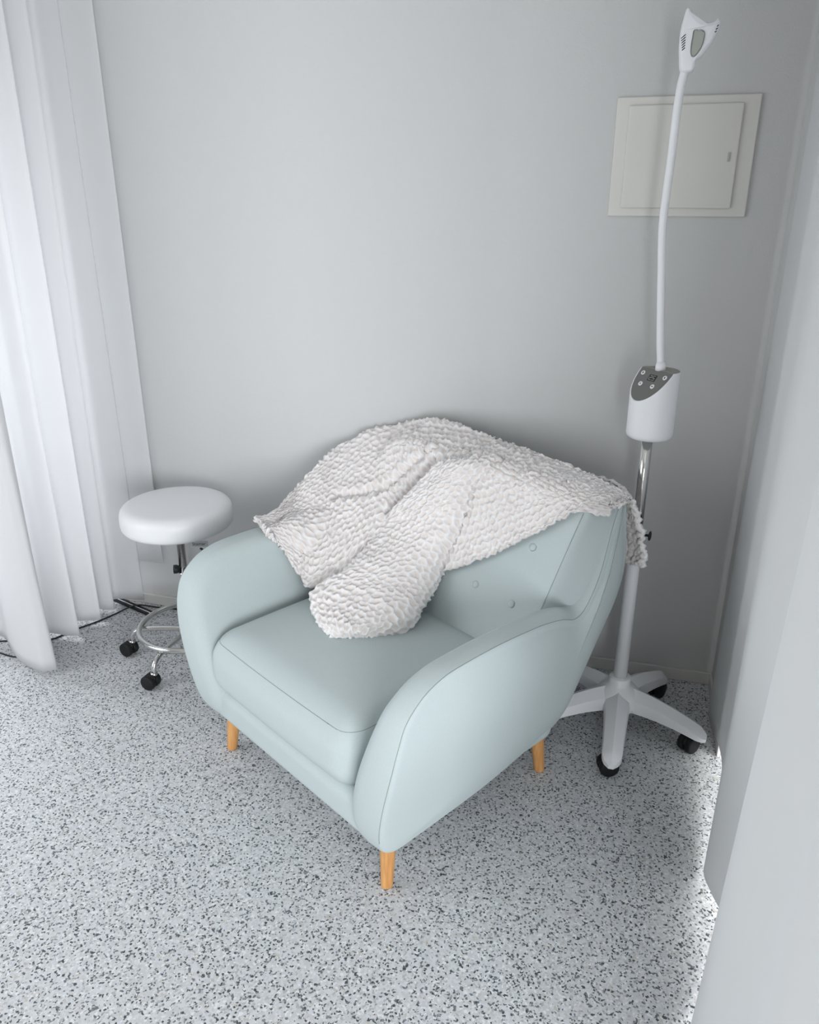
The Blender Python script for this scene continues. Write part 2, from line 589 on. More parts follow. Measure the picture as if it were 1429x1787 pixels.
def make_arm(side):
    prof = cr(ARM_OUT, 210, closed=True)
    c = np.array([0.60, 0.38])
    rings = []

    def ring(s_edge, f, push=0.0):
        # f: 0 inner face .. 1 outer face; inset (metres) from the outline along the outline normal
        T = np.roll(prof, -1, 0) - np.roll(prof, 1, 0)
        T /= np.linalg.norm(T, axis=1)[:, None]
        Nn = np.stack([-T[:, 1], T[:, 0]], 1)
        sgn = np.sign(np.sum(Nn * (prof - c), 1).mean())
        Nn *= sgn
        q = prof - Nn * s_edge
        xi, xo = arm_x(q[:, 1], q[:, 0])
        x = xi + (xo - xi) * f + push
        q[:, 1] -= 0.055 * max(0, f - .45) * sstep(.25, .55, q[:, 0]) * sstep(.4, .6, q[:, 1]) * sstep(.70, .60, q[:, 0])
        return np.stack([x, q[:, 0], q[:, 1]], 1)

    def scaled(k, f, push):
        base = ring(0.045 if f < .5 else 0.020, f)
        yz = c + (base[:, 1:] - c) * k
        xi, xo = arm_x(yz[:, 1], yz[:, 0])
        x = xi + (xo - xi) * f + push
        return np.stack([x, yz[:, 0], yz[:, 1]], 1)
    # inner face
    for k in (0.05, .3, .55, .78, .92):
        rings.append(scaled(k, 0.0, 0))
    # large soft roll from inner face over the top strip
    for a in np.linspace(0, 90, 10):
        s = 0.040 * (1 - math.sin(R(a)))
        f = 0.42 * (1 - math.cos(R(a)))
        rings.append(ring(s, f))
    for f in (.55, .66, .78):
        rings.append(ring(-0.002 + 0.006 * (f - .5), f))
    for a in np.linspace(0, 90, 6):
        s = 0.012 + 0.018 * (1 - math.cos(R(a))) * 1.0 - 0.012 * (1 - math.sin(R(a))) * 0
        s = 0.001 + 0.018 * (1 - math.cos(R(a)))
        f = 0.89 + 0.11 * math.sin(R(a))
        rings.append(ring(s, f))
    for k, pu in ((0.97, .003), (.9, .007), (.78, .011), (.6, .015), (.4, .017), (.2, .018), (.04, .018)):
        rings.append(scaled(k, 1.0, pu))
    P = np.array(rings)
    P[:, :, 0] *= side
    bm = bmesh.new()
    vs = grid_bm(bm, P, close_v=True)
    bm.faces.new(vs[0])
    bm.faces.new(vs[-1])
    o = obj('armrest', bm, 'fabric', chair)
    sm = ring(0.0022, 0.932)
    m = list(range(2, int(np.argmax(prof[:, 1] < .21))))
    # keep the visible run: top back, over the front, down
    run = sorted(m)
    pts = sm[run]
    pts[:, 0] = pts[:, 0] * side
    tube('seam', pts, 0.0009, 'seam', o, seg=6)
    return o


make_arm(1)
make_arm(-1)


# --- backrest
def back_sections():
    zs = [0.17, 0.23, 0.30, 0.38, 0.44, 0.50, 0.56, 0.62, 0.68, 0.745, 0.80]
    Yb = np.interp(zs, [.17, .23, .35, .47, .6, .8], [.60, .655, .725, .785, .835, .850])
    Yf = .485 + .55 * (np.array(zs) - .44)
    Ys = np.interp(zs, [.17, .5, .567, .66, .74, .80], [.50, .665, .70, .745, .782, .815])
    Ys = np.minimum(Ys, Yb - .02)
    out = []
    for z, yf, ys, yb in zip(zs, Yf, Ys, Yb):
        xo = np.interp(z, [.17, .3, .45, .56, .65, .74, .80], [.370, .388, .400, .410, .410, .405, .395])
        x1 = np.interp(z, [.17, .5, .7, .8], [.33, .352, .366, .376])
        half = [(0, yf - .018), (.12, yf - .017), (.22, yf - .013), (.29, yf - .008), (x1 - .025, yf - .002), (x1, yf + .006), (x1 + .012, yf + .02), (x1 + (xo - x1) * .55, yf + (ys - yf) * .5), (xo - .004, ys - .012), (xo, ys),
                (xo + .001, ys + (yb - ys) * .5), (xo - .008, yb - .012), (xo - .03, yb), (.25, yb + .012), (.12, yb + .018), (0, yb + .02)]
        out.append((z, half))
    return out


def make_back():
    secs = back_sections()
    rows = []
    for z, half in secs:
        h = np.array(half)
        full = np.vstack([h, (h[1:-1] * [-1, 1])[::-1]])
        rows.append(np.column_stack([full, np.full(len(full), z)]))
    last = rows[-1]
    cy = 0.80
    for k, dz in ((.97, .009), (.86, .020), (.66, .028), (.38, .031), (.06, .032)):
        q = last.copy()
        q[:, 1] = cy + (last[:, 1] - cy) * k
        q[:, 0] = last[:, 0] * (1 - (1 - k) * .06)
        q[:, 2] = .80 + dz
        rows.append(q)
    q = rows[0].copy()
    q[:, 0] *= .93
    q[:, 1] = .45 + (q[:, 1] - .45) * .86
    q[:, 2] = .150
    rows.insert(0, q)
    P = np.array(rows)
    # the top edge crests toward the middle
    w = sstep(.64, .83, P[:, :, 2])
    P[:, :, 2] += w * (0.034 * (1 - (np.abs(P[:, :, 0]) / .40) ** 4.5))
    bm = bmesh.new()
    cl = bm.edges.layers.float.new('crease_edge')
    vs = grid_bm(bm, P, close_v=True)
    bm.faces.new(vs[0])
    bm.faces.new(vs[-1])
    tot = P.shape[1]
    for i in range(2, len(vs) - 6):
        for jx in (5, 9, tot - 5, tot - 9):
            e = bm.edges.get((vs[i][jx], vs[i + 1][jx]))
            if e:
                e[cl] = .75
    o = obj('backrest', bm, 'fabric', chair)
    ss = o.modifiers.new('smooth', 'SUBSURF')
    ss.levels = ss.render_levels = 2
    nh = len(secs[0][1])
    tot = P.shape[1]
    for idx, lo in ((5, 6), (tot - 5, 6)):
        pts = cr(P[lo + 1:12, idx], 60)
        tube('seam', pts, 0.0009, 'seam', o, seg=6)
    return o


back = make_back()


def back_y(x, z):
    return .485 + .55 * (z - .44) - .018 + .02 * (abs(x) / .36) ** 2.5


bpy.context.view_layer.update()
bk = BVHTree.FromObject(back, bpy.context.evaluated_depsgraph_get())
for (x, z) in ((.272, .700), (.139, .564), (.270, .553), (-.139, .564), (-.270, .553), (0, .66), (-.272, .70)):
    hh_ = bk.ray_cast(Vector((x, -.2, z)), Vector((0, 1, 0)))
    y = hh_[0].y if hh_[0] is not None else back_y(x, z)
    bm = bmesh.new()
    prof = [(.0001, .0045), (.005, .0042), (.009, .003), (.0108, .001), (.0112, -.004)]
    lathe_bm(bm, prof, 24)
    m4 = Matrix.Translation((x, y + .0005, z)) @ Matrix.Rotation(R(90 - 28.8), 4, 'X')
    bmesh.ops.transform(bm, matrix=m4, verts=bm.verts[:])
    bt = obj('button', bm, 'fabric', back)
    ring_ = [(m4 @ Vector((.0118 * math.cos(a), .0118 * math.sin(a), -.0008)))[:] for a in np.linspace(0, 2 * PI, 28, endpoint=False)]
    tube('seam', ring_, .0011, 'seam', bt, seg=6, closed=True)

# --- legs
for (x, y, sx, sy, dz) in ((.36, 0, 1, -1, 0), (-.36, 0, -1, -1, 0), (.349, .614, 1, 1, 0), (-.349, .614, -1, 1, 0)):
    bm = bmesh.new()
    prof = [(.012, 0), (.0145, .001), (.0155, .004), (.0185, .08), (.0225, .155), (.023, .17)]
    lathe_bm(bm, prof, 28)
    for v in bm.verts:
        k = v.co.z / .16
        v.co.x += x - sx * .010 * k
        v.co.y += y - sy * .016 * k
    obj('leg', bm, 'wood', chair)


# ------------------------------------------------------------------ plush blanket draped over the armchair (chair coordinates)
BL_MAIN = [[[-0.48,0.221,0.662],[-0.457,0.215,0.662],[-0.435,0.208,0.661],[-0.412,0.201,0.661],[-0.39,0.195,0.66]],[[-0.477,0.291,0.672],[-0.456,0.271,0.662],[-0.436,0.257,0.647],[-0.415,0.247,0.627],[-0.395,0.243,0.603]],[[-0.567,0.44,0.692],[-0.514,0.386,0.665],[-0.461,0.337,0.635],[-0.408,0.292,0.6],[-0.355,0.252,0.562]],[[-0.584,0.55,0.746],[-0.521,0.47,0.697],[-0.457,0.396,0.642],[-0.394,0.328,0.583],[-0.33,0.265,0.518]],[[-0.597,0.66,0.782],[-0.514,0.55,0.719],[-0.432,0.447,0.65],[-0.349,0.348,0.576],[-0.266,0.256,0.497]],[[-0.519,0.75,0.843],[-0.442,0.636,0.773],[-0.366,0.529,0.699],[-0.289,0.426,0.619],[-0.213,0.33,0.535]],[[-0.411,0.81,0.877],[-0.354,0.708,0.807],[-0.298,0.612,0.731],[-0.241,0.521,0.651],[-0.185,0.437,0.565]],[[-0.263,0.81,0.903],[-0.218,0.717,0.819],[-0.174,0.629,0.729],[-0.13,0.547,0.635],[-0.085,0.47,0.536]],[[-0.124,0.81,0.895],[-0.087,0.729,0.82],[-0.05,0.653,0.741],[-0.013,0.582,0.658],[0.024,0.516,0.569]],[[-0.007,0.81,0.886],[0.027,0.737,0.828],[0.06,0.669,0.766],[0.094,0.606,0.699],[0.128,0.548,0.628]],[[0.103,0.81,0.881],[0.132,0.746,0.842],[0.161,0.687,0.798],[0.189,0.634,0.749],[0.218,0.586,0.696]],[[0.218,0.81,0.87],[0.239,0.755,0.85],[0.26,0.706,0.826],[0.281,0.661,0.796],[0.302,0.622,0.762]],[[0.309,0.82,0.852],[0.322,0.774,0.847],[0.334,0.734,0.838],[0.347,0.697,0.826],[0.359,0.665,0.809]],[[0.373,0.825,0.838],[0.377,0.798,0.838],[0.381,0.774,0.836],[0.386,0.753,0.831],[0.39,0.735,0.823]],[[0.414,0.85,0.809],[0.414,0.838,0.812],[0.414,0.825,0.815],[0.413,0.813,0.818],[0.413,0.8,0.82]]]
BL_FLAP = [[[-0.149,0.735,0.831],[0.026,0.785,0.886]],[[-0.109,0.632,0.831],[0.06,0.659,0.871]],[[-0.145,0.596,0.775],[0.037,0.629,0.816]],[[-0.197,0.554,0.707],[0.035,0.599,0.761]],[[-0.249,0.531,0.625],[0.032,0.568,0.706]],[[-0.229,0.438,0.578],[0.025,0.528,0.632]],[[-0.197,0.331,0.548],[0.028,0.485,0.572]],[[-0.219,0.262,0.526],[0.042,0.43,0.532]],[[-0.209,0.212,0.506],[0.066,0.367,0.51]],[[-0.127,0.17,0.488],[0.064,0.304,0.487]],[[-0.044,0.162,0.474],[0.03,0.242,0.474]]]


def dense(G, nu, nv):
    """bicubic (Catmull-Rom) surface through the control grid G (u, v, 3), roughly even steps"""
    cols_ = np.array([cr(G[i], nv) for i in range(G.shape[0])])
    out = np.array([cr(cols_[:, j], nu) for j in range(nv)])
    return np.transpose(out, (1, 0, 2))


def metric(P):
    du = np.linalg.norm(np.diff(P, axis=0), axis=2).mean(1)
    dv = np.linalg.norm(np.diff(P, axis=1), axis=2).mean(0)
    u = np.r_[0, np.cumsum(du)]
    v = np.r_[0, np.cumsum(dv)]
    return np.meshgrid(u, v, indexing='ij')


def normals(P):
    gu = np.gradient(P, axis=0)
    gv = np.gradient(P, axis=1)
    n = np.cross(gu, gv)
    n /= np.linalg.norm(n, axis=2)[:, :, None] + 1e-12
    return n


def honeycomb(U, V, cell, seed):
    """0 in the middle of a tuft pocket, 1 on the ridge between pockets"""
    r_ = np.random.default_rng(seed)
    jit = r_.uniform(-.24, .24, (257, 257, 2))
    a = U / cell
    b = V / (cell * .866)
    best = np.full(U.shape, 9.0)
    sec = np.full(U.shape, 9.0)
    jb = np.floor(b).astype(int)
    ja = np.floor(a).astype(int)
    for dj in (-1, 0, 1, 2):
        for di in (-1, 0, 1, 2):
            j = jb + dj
            i = ja + di
            cx = i + .5 * (j % 2) + jit[i % 257, j % 257, 0]
            cy = j + jit[i % 257, j % 257, 1]
            d = np.hypot(a - cx, (b - cy) * .866)
            nb = np.minimum(best, d)
            sec = np.where(d < best, best, np.minimum(sec, d))
            best = nb
    return np.exp(-((sec - best) / .34) ** 2)


def value_noise(U, V, size, seed):
    r_ = np.random.default_rng(seed)
    T = r_.uniform(-1, 1, (256, 256))
    a, b = U / size, V / size
    i, j = np.floor(a).astype(int), np.floor(b).astype(int)
    fa, fb = a - i, b - j
    fa, fb = fa * fa * (3 - 2 * fa), fb * fb * (3 - 2 * fb)
    g = lambda x, y: T[x % 256, y % 256]
    return (g(i, j) * (1 - fa) + g(i + 1, j) * fa) * (1 - fb) + (g(i, j + 1) * (1 - fa) + g(i + 1, j + 1) * fa) * fb


CREASES = [([[0.061, 0.704, 0.925], [-0.008, 0.7, 0.917], [-0.043, 0.691, 0.903], [-0.065, 0.681, 0.884], [-0.093, 0.669, 0.862]], .012, .011),
           ([[-0.175, 0.68, 0.86], [-0.25, 0.632, 0.794], [-0.287, 0.605, 0.745], [-0.371, 0.56, 0.663], [-0.44, 0.535, 0.62]], .014, .013),
           ([[-0.144, 0.655, 0.837], [-0.166, 0.633, 0.796], [-0.199, 0.606, 0.747], [-0.226, 0.576, 0.693], [-0.255, 0.555, 0.655]], .016, .012),
           ([[-0.087, 0.629, 0.844], [-0.101, 0.606, 0.801], [-0.121, 0.58, 0.755], [-0.13, 0.547, 0.694], [-0.137, 0.523, 0.651]], .020, .010)]
blanket_verts, blanket_faces, blanket_pile = [], [], []


from mathutils.bvhtree import BVHTree
bpy.context.view_layer.update()
dg = bpy.context.evaluated_depsgraph_get()
hull = [BVHTree.FromObject(o_, dg) for o_ in chair.children if o_.name.split('.')[0] in ('seat_cushion', 'armrest', 'backrest')]


def clear_of_chair(P, d, gap):
    """lift every point along d until the cloth lies on the upholstery"""
    d = Vector(d).normalized()
    push = np.zeros(P.shape[:2])
    for i in range(P.shape[0]):
        for j in range(P.shape[1]):
            p = Vector(P[i, j])
            st_ = p + d * .30
            for tr in hull:
                h = tr.ray_cast(st_, -d, .30 + gap)
                if h[0] is not None:
                    push[i, j] = max(push[i, j], (.30 + gap) - h[3])
    q = push.copy()
    for _ in range(10):         # spread, then soften
        q = np.maximum(q, .97 * np.maximum.reduce([np.roll(q, 1, 0), np.roll(q, -1, 0), np.roll(q, 1, 1), np.roll(q, -1, 1)]) * np.pad(np.ones((q.shape[0] - 2, q.shape[1] - 2)), 1))
    for _ in range(30):
        e_ = np.pad(q, 1, mode='edge')
        q = (e_[:-2, 1:-1] + e_[2:, 1:-1] + e_[1:-1, :-2] + e_[1:-1, 2:] + 2 * q) / 6
    q = np.maximum(q, push - .004)
    return P + q[:, :, None] * np.array(d)


def sheet(P, outward, seed, creases=(), amp=.0068, edges=(1, 1, 1, 1), cell=.0235, gap=None):
    """outward: rough direction the plush side faces. edges: which borders are ruffled (u0, u1, v0, v1)"""
    N = normals(P)
    if (N.reshape(-1, 3) @ np.array(outward)).mean() < 0:
        N = -N
    if gap is not None:
        P = clear_of_chair(P, outward, gap)
        s0 = np.sign(np.sum(normals(P) * N, 2))[:, :, None]
        N = normals(P) * s0
    U, V = metric(P)
    for line, depth, width in creases:
        L_ = cr(line, 40)
        D = np.full(U.shape, 9.0)
        for p in L_:
            e = P - p
            # distance measured in the surface, not along its normal
            h = np.sum(e * N, 2)
            D = np.minimum(D, np.sqrt(np.maximum(0, np.sum(e * e, 2) - h * h)) + np.maximum(0, np.abs(h) - .09))
        P = P - N * (depth * np.exp(-(D / width) ** 2))[:, :, None] + N * (.35 * depth * np.exp(-((D - 2.2 * width) / width) ** 2))[:, :, None]
    N2 = normals(P)
    N2 *= np.sign(np.sum(N2 * N, 2))[:, :, None]
    ridge = honeycomb(U + .003 * value_noise(U, V, .03, seed + 5), V + .003 * value_noise(U, V, .03, seed + 6), cell, seed)
    tuft = value_noise(U, V, .0065, seed + 1)
    tuft2 = value_noise(U, V, .012, seed + 2)
    disp = amp * ridge * (1 + .6 * tuft2) + .0026 * tuft * (.35 + ridge) + .0012 * value_noise(U, V, .0042, seed + 4) + .004 * value_noise(U, V, .07, seed + 3)
    P = P + N2 * disp[:, :, None]
    # ragged borders
    gu = np.gradient(P, axis=0)
    gu /= np.linalg.norm(gu, axis=2)[:, :, None] + 1e-12
    gv = np.gradient(P, axis=1)
    gv /= np.linalg.norm(gv, axis=2)[:, :, None] + 1e-12
    rag = .0065 * value_noise(U, V, .009, seed + 8) + .004 * value_noise(U, V, .02, seed + 9)
    for on, t, dirv, sg in ((edges[0], U, gu, -1), (edges[1], U.max() - U, gu, 1), (edges[2], V, gv, -1), (edges[3], V.max() - V, gv, 1)):
        if on:
            P = P + dirv * (sg * rag * np.exp(-(t / .008) ** 2))[:, :, None] + N2 * (.003 * np.exp(-(t / .008) ** 2))[:, :, None]
    th = .010
    back_ = P - N2 * th
    base = len(blanket_verts)
    nu, nv = U.shape
    blanket_verts.extend(P.reshape(-1, 3).tolist())
    blanket_verts.extend(back_.reshape(-1, 3).tolist())
    blanket_pile.extend(ridge.reshape(-1).tolist())
    blanket_pile.extend(ridge.reshape(-1).tolist())
    idx = np.arange(nu * nv).reshape(nu, nv)
    f = np.stack([idx[:-1, :-1], idx[1:, :-1], idx[1:, 1:], idx[:-1, 1:]], 2).reshape(-1, 4) + base
    g = f[:, ::-1] + nu * nv
    bd = np.r_[idx[:, 0], idx[-1, 1:], idx[-2::-1, -1], idx[0, -2:0:-1]]
    nx = np.roll(bd, -1)
    s_ = np.stack([bd, bd + nu * nv, nx + nu * nv, nx], 1) + base
    blanket_faces.extend(f.tolist() + g.tolist() + s_.tolist())


Mg = np.array(BL_MAIN)
drop = [(.006, .012, .02), (.008, .02, .03), (.012, .03, .06), (.014, .03, .08), (.016, .025, .12), (.012, .015, .18), (.016, .020, .22)] + [(.045, .075, .24)] * 6 + [(.035, .055, .2), (.02, .03, .12)]
rows_ = []
for k in range(len(Mg)):
    t0 = Mg[k][0]
    d1, d2, dz = drop[k]
    sx = -.02 if k < 5 else 0
    extra = [t0 + np.array([sx, d2, -dz]), t0 + np.array([sx * .8, d1 * 1.3, -dz * .45]), t0 + np.array([sx * .4, d1 * .75, -dz * .12])]
    rows_.append(np.vstack([extra, Mg[k]]))
sheet(dense(np.array(rows_), 380, 270), (0, -.75, .66), 11, CREASES, edges=(1, 1, 1, 1), gap=.016)

# the folded flap that comes forward over the back and down onto the seat
Fg = np.array(BL_FLAP)
fl = []
for k in range(len(Fg)):
    a_, b_ = Fg[k]
    ax = (b_ - a_)
    nrm = np.array([0, -.84, .54]) if k < 6 else np.array([0, -.55, .83])
    wgt = (.020 if k == 0 else .030) if k < 9 else .024
    row = []
    for s_, h_ in ((.03, -.045), (0.0, -.016), (.05, .35 * wgt), (.2, .85 * wgt), (.45, 1.0 * wgt), (.7, .95 * wgt), (.92, .5 * wgt), (1.0, -.008), (.97, -.045)):
        row.append(a_ + ax * s_ + nrm * h_)
    fl.append(row)
tip = np.array(fl[-1])
tip = tip * .6 + tip.mean(0) * .4 + np.array([.0, .012, -.022])
fl.append(tip)
sheet(dense(np.array(fl), 280, 170), (0, -.7, .7), 23, (), edges=(1, 1, 0, 0))

# the strip that hangs down behind the right corner of the back
hang = np.array([[(.20, .895, .835), (.32, .895, .835), (.385, .872, .828), (.408, .868, .806)],
                 [(.20, .905, .78), (.33, .908, .78), (.395, .893, .775), (.428, .872, .768)],
                 [(.20, .91, .72), (.33, .915, .72), (.405, .905, .71), (.446, .876, .706)],
                 [(.20, .91, .66), (.33, .918, .66), (.41, .912, .65), (.461, .880, .655)],
                 [(.20, .91, .61), (.33, .918, .605), (.40, .912, .598), (.453, .882, .612)]])
sheet(dense(hang, 80, 90), (.4, .8, 0), 37, edges=(0, 1, 0, 1))

BV = np.array(blanket_verts)        # the cloth behind the back rests against the wall
over = CO.y + BV[:, 0] * math.sin(CA) + BV[:, 1] * math.cos(CA) - (YB - .002)
BV[:, 1] -= np.maximum(0, over) / math.cos(CA)
blanket_verts = BV.tolist()
me = bpy.data.meshes.new('throw_blanket')
me.from_pydata(blanket_verts, [], blanket_faces)
at_ = me.attributes.new('pile', 'FLOAT', 'POINT')
at_.data.foreach_set('value', np.array(blanket_pile, dtype=np.float32))
me.update()
bl = link('throw_blanket', me, 'blanket')
bl.location = CO
bl.rotation_euler = (0, 0, CA)
tag(bl, 'fluffy white honeycomb throw blanket draped over the armchair back down to the seat', 'blanket')


# ------------------------------------------------------------------ rolling stool
st = empty('rolling_stool', (-1.460, 2.260, 0), 0, 'round white padded stool with chrome foot ring on casters beside the curtain', 'stool')
seat = [(.001, .520), (.13, .520), (.176, .522), (.187, .530), (.190, .545), (.190, .565), (.187, .584), (.178, .596), (.160, .603), (.12, .606), (.06, .608), (.001, .609)]
lathe('seat', [(r, z) for r, z in cr(seat, 40)], 'leather', st, seg=64)
bm = bmesh.new()
lathe_bm(bm, [(.0105, .30), (.0105, .36), (.014, .362), (.014, .50), (.03, .505), (.03, .522)], 24)
obj('gas_column', bm, 'chrome', st)
bm = bmesh.new()
lathe_bm(bm, [(.020, .10), (.020, .14), (.0165, .145), (.0165, .335), (.0150, .340)], 28)
obj('column_sleeve', bm, 'chrome', st)
kn = tube('height_knob', [(-.031, -.012, .350), (-.022, -.008, .350), (-.006, -.003, .350)], [.016, .016, .010], 'black', st, seg=16)
lathe('hub', [(.001, .09), (.026, .09), (.030, .1), (.030, .128), (.022, .135), (.001, .136)], 'chrome', st)
ringp = [(.178 * math.cos(a), .178 * math.sin(a), .122) for a in np.linspace(0, 2 * PI, 72, endpoint=False)]
tube('foot_ring', ringp, .0105, 'chrome', st, seg=14, closed=True)
lev = tube('height_lever', [(.03, -.012, .508), (.10, -.065, .506), (.118, -.074, .498)], .004, 'chrome', st, seg=8)
bm = bmesh.new()
add_box(bm, (-.030, -.0015, -.010), (.030, .0015, .010), .001)
bmesh.ops.transform(bm, matrix=Matrix.Translation((.120, -.076, .494)) @ Matrix.Rotation(R(20), 4, 'Z'), verts=bm.verts[:])
tab = obj('lever_tab', bm, 'greymetal', lev, False)
fc = bpy.data.curves.new('lettering', 'FONT')
fc.body = 'Stamar'
fc.size = .016
fc.extrude = .0002
fc.align_x = 'CENTER'
fo = bpy.data.objects.new('lettering', fc)
S.collection.objects.link(fo)
bpy.context.view_layer.update()
me = bpy.data.meshes.new_from_object(fo.evaluated_get(bpy.context.evaluated_depsgraph_get()))
bpy.data.objects.remove(fo, do_unlink=True)
me.transform(Matrix.Translation((.120, -.076, .494)) @ Matrix.Rotation(R(20), 4, 'Z') @ Matrix.Translation((0, -.0017, -.004)) @ Matrix.Rotation(PI / 2, 4, 'X'))
link('lettering', me, 'black', tab, False)
tube('lever_tip', [(.128, -.082, .481), (.138, -.088, .481)], .004, 'black', lev, seg=10)


def caster(parent, x, y, ang, hz, wr, ww, stem_z):
    """twin wheel caster under a leg end; a child with two wheels and hood"""
    c, s = math.cos(ang), math.sin(ang)
    bm = bmesh.new()
    for sd in (-1, 1):
        n0 = len(bm.verts)
        prof = [(.001, -ww / 2), (wr * .82, -ww / 2), (wr * .96, -ww / 2 + .002), (wr, -ww / 2 + .005), (wr, ww / 2 - .005), (wr * .96, ww / 2 - .002), (wr * .82, ww / 2), (.001, ww / 2)]
        tmp = bmesh.new()
        lathe_bm(tmp, prof, 32)
        m4 = Matrix.Translation((x, y, wr)) @ Matrix.Rotation(ang, 4, 'Z') @ Matrix.Translation((0, sd * (ww / 2 + .003), 0)) @ Matrix.Rotation(PI / 2, 4, 'X')
        bmesh.ops.transform(tmp, matrix=m4, verts=tmp.verts[:])
        me = bpy.data.meshes.new('t')
        tmp.to_mesh(me)
        tmp.free()
        bm.from_mesh(me)
        bpy.data.meshes.remove(me)
    # hood between the wheels
    prof = cr([(-wr * .75, 0), (-wr * .8, wr * .55), (-wr * .2, wr * .95), (wr * .55, wr * .85), (wr * .98, wr * .2), (wr * .6, -wr * .1)], 24)
    for sd in (-.0028, .0028):
        pass
    P = np.array([[(x + px * c - sd * s, y + px * s + sd * c, wr + pz) for px, pz in prof] for sd in (-.006, .006)])
    vs = grid_bm(bm, P, close_v=True)
    bm.faces.new(vs[0])
    bm.faces.new(vs[-1])
    o = obj('caster', bm, 'rubber', parent)
    return o


for a in (194, 265, 337, 49, 121):
    d = np.array([math.cos(R(a)), math.sin(R(a))])
    pts = [(*(d * .02), .108), (*(d * .10), .108), (*(d * .17), .104), (*(d * .205), .092), (*(d * .219), .074), (*(d * .222), .052)]
    lg = tube('leg', cr(pts, 40), .0095, 'chrome', st, seg=14)
    tube('collar', [(*(d * .222), .044), (*(d * .222), .056)], .0125, 'chrome', lg, seg=16)
    off = np.array([math.cos(R(225)), math.sin(R(225))])
    cx_, cy_ = d * .222 + off * .014
    caster(lg, cx_, cy_, R(168 if a == 194 else 172), 0, .0265, .022, .05)

# ------------------------------------------------------------------ whitening lamp on a rolling stand
ls = empty('whitening_lamp', (.064, 2.240, 0), 0, 'tall white gooseneck lamp with a grey control panel on a five-legged rolling stand', 'lamp')
base = lathe('hub', [(.001, .085), (.060, .085), (.074, .095), (.075, .112), (.068, .130), (.054, .147), (.040, .158), (.0335, .164), (.033, .184), (.031, .187), (.001, .187)], 'plastic', ls)
for a in (-91, -15, 58, 132, 204):
    n = 26
    rows = []
    for k in np.linspace(0, 1, n):
        r = .030 + k * .248
        zt = .155 - .002 * k - .070 * k ** 1.6
        hh = .066 - .030 * k
        if k > .9:
            q = (k - .9) / .1
            zt -= .014 * q * q
            hh -= .012 * q * q
        hw = .041 - .013 * k ** .8
        if k > .86:
            hw *= math.sqrt(max(.05, 1 - ((k - .86) / .145) ** 2))
        rows.append([(r, -hw * 1.0, zt - hh), (r, -hw, zt - hh * .55), (r, -hw * .90, zt - .022 + .006 * k), (r, 0, zt), (r, hw * .90, zt - .022 + .006 * k), (r, hw, zt - hh * .55), (r, hw * 1.0, zt - hh)])
    P = np.array(rows)
    c, s = math.cos(R(a)), math.sin(R(a))
    Q = P.copy()
    Q[:, :, 0] = P[:, :, 0] * c - P[:, :, 1] * s
    Q[:, :, 1] = P[:, :, 0] * s + P[:, :, 1] * c
    bm = bmesh.new()
    vs = grid_bm(bm, Q, close_v=True)
    bm.faces.new(vs[0])
    bm.faces.new(vs[-1])
    lg = obj('leg', bm, 'plastic', ls)
    bv = lg.modifiers.new('split', 'EDGE_SPLIT')
    bv.split_angle = R(28)
    sw = {-91: 200, -15: -130, 58: 60, 132: 130, 204: 200}[a]
    rr_ = .235
    cx_, cy_ = rr_ * c + .010 * math.cos(R(sw)), rr_ * s + .010 * math.sin(R(sw))
    cs = caster(lg, cx_, cy_, R(sw), 0, .029, .021, .05)

bm = bmesh.new()
lathe_bm(bm, [(.001, .17), (.0205, .17), (.0205, .655), (.0195, .660), (.0195, .69), (.0165, .694), (.001, .694)], 32)
obj('lower_pole', bm, 'plastic', ls)
lathe('upper_pole', [(.001, .66), (.0150, .66), (.0150, .985), (.001, .985)], 'chrome', ls, seg=32)
kb = tube('clamp_screw', [(.018, -.004, .672), (.034, -.008, .672)], .004, 'black', ls, seg=10)
bm = bmesh.new()
tmp = [(.034, -.008, .672), (.040, -.0095, .672)]
tube_bm(bm, cr(tmp, 4), [.010, .015, .015, .010], 8)
obj('knob', bm, 'black', kb)

# control box: elliptical drum cut by a sloping panel facing front left
BX, BY, FA = .063, .056, R(-136)
f = np.array([math.cos(FA), math.sin(FA)])
e = np.array([-math.sin(FA), math.cos(FA)])     # to the right as seen from the front
C0 = np.array([.003, 0.0])
ZB, ZT = .963, 1.150
cf = -0.004                                     # where the panel begins, measured along f
slope = (.078) / (.058 - cf)


def ztop(p):
    k = (p - C0) @ f
    return ZT - max(0.0, (k - cf) * slope)


na = 72
ang = np.linspace(0, 2 * PI, na, endpoint=False)
rim = [C0 + np.array([BX * math.cos(a), BY * math.sin(a)]) for a in ang]
rows = []
for kk, sc in ((0, .86), (.004, .95), (.012, 1.0)):
    rows.append([(*(C0 + (p - C0) * sc), ZB + kk) for p in rim])
for k in np.linspace(.1, 1, 10):
    rows.append([(*p, ZB + .012 + (ztop(p) - ZB - .012) * k) for p in rim])
bm = bmesh.new()
vs = grid_bm(bm, np.array(rows), close_v=True)
bm.faces.new(vs[0])
topv = [[bm.verts.new((*(C0 + (p - C0) * sc), ztop(C0 + (p - C0) * sc) - .0)) for p in rim] for sc in (.97,)]
for i in range(na):
    j = (i + 1) % na
    bm.faces.new((vs[-1][i], vs[-1][j], topv[0][j], topv[0][i]))
inner = [[bm.verts.new((*(C0 + (p - C0) * sc), ztop(C0 + (p - C0) * sc) - .0015)) for p in rim] for sc in (.955, .6, .25)]
seq = [topv[0]] + inner
for a_, b_ in zip(seq[:-1], seq[1:]):
    for i in range(na):
        j = (i + 1) % na
        bm.faces.new((a_[i], a_[j], b_[j], b_[i]))
bm.faces.new(inner[-1])
cb = obj('control_box', bm, 'plastic', ls)
es = cb.modifiers.new('split', 'EDGE_SPLIT')
es.split_angle = R(35)


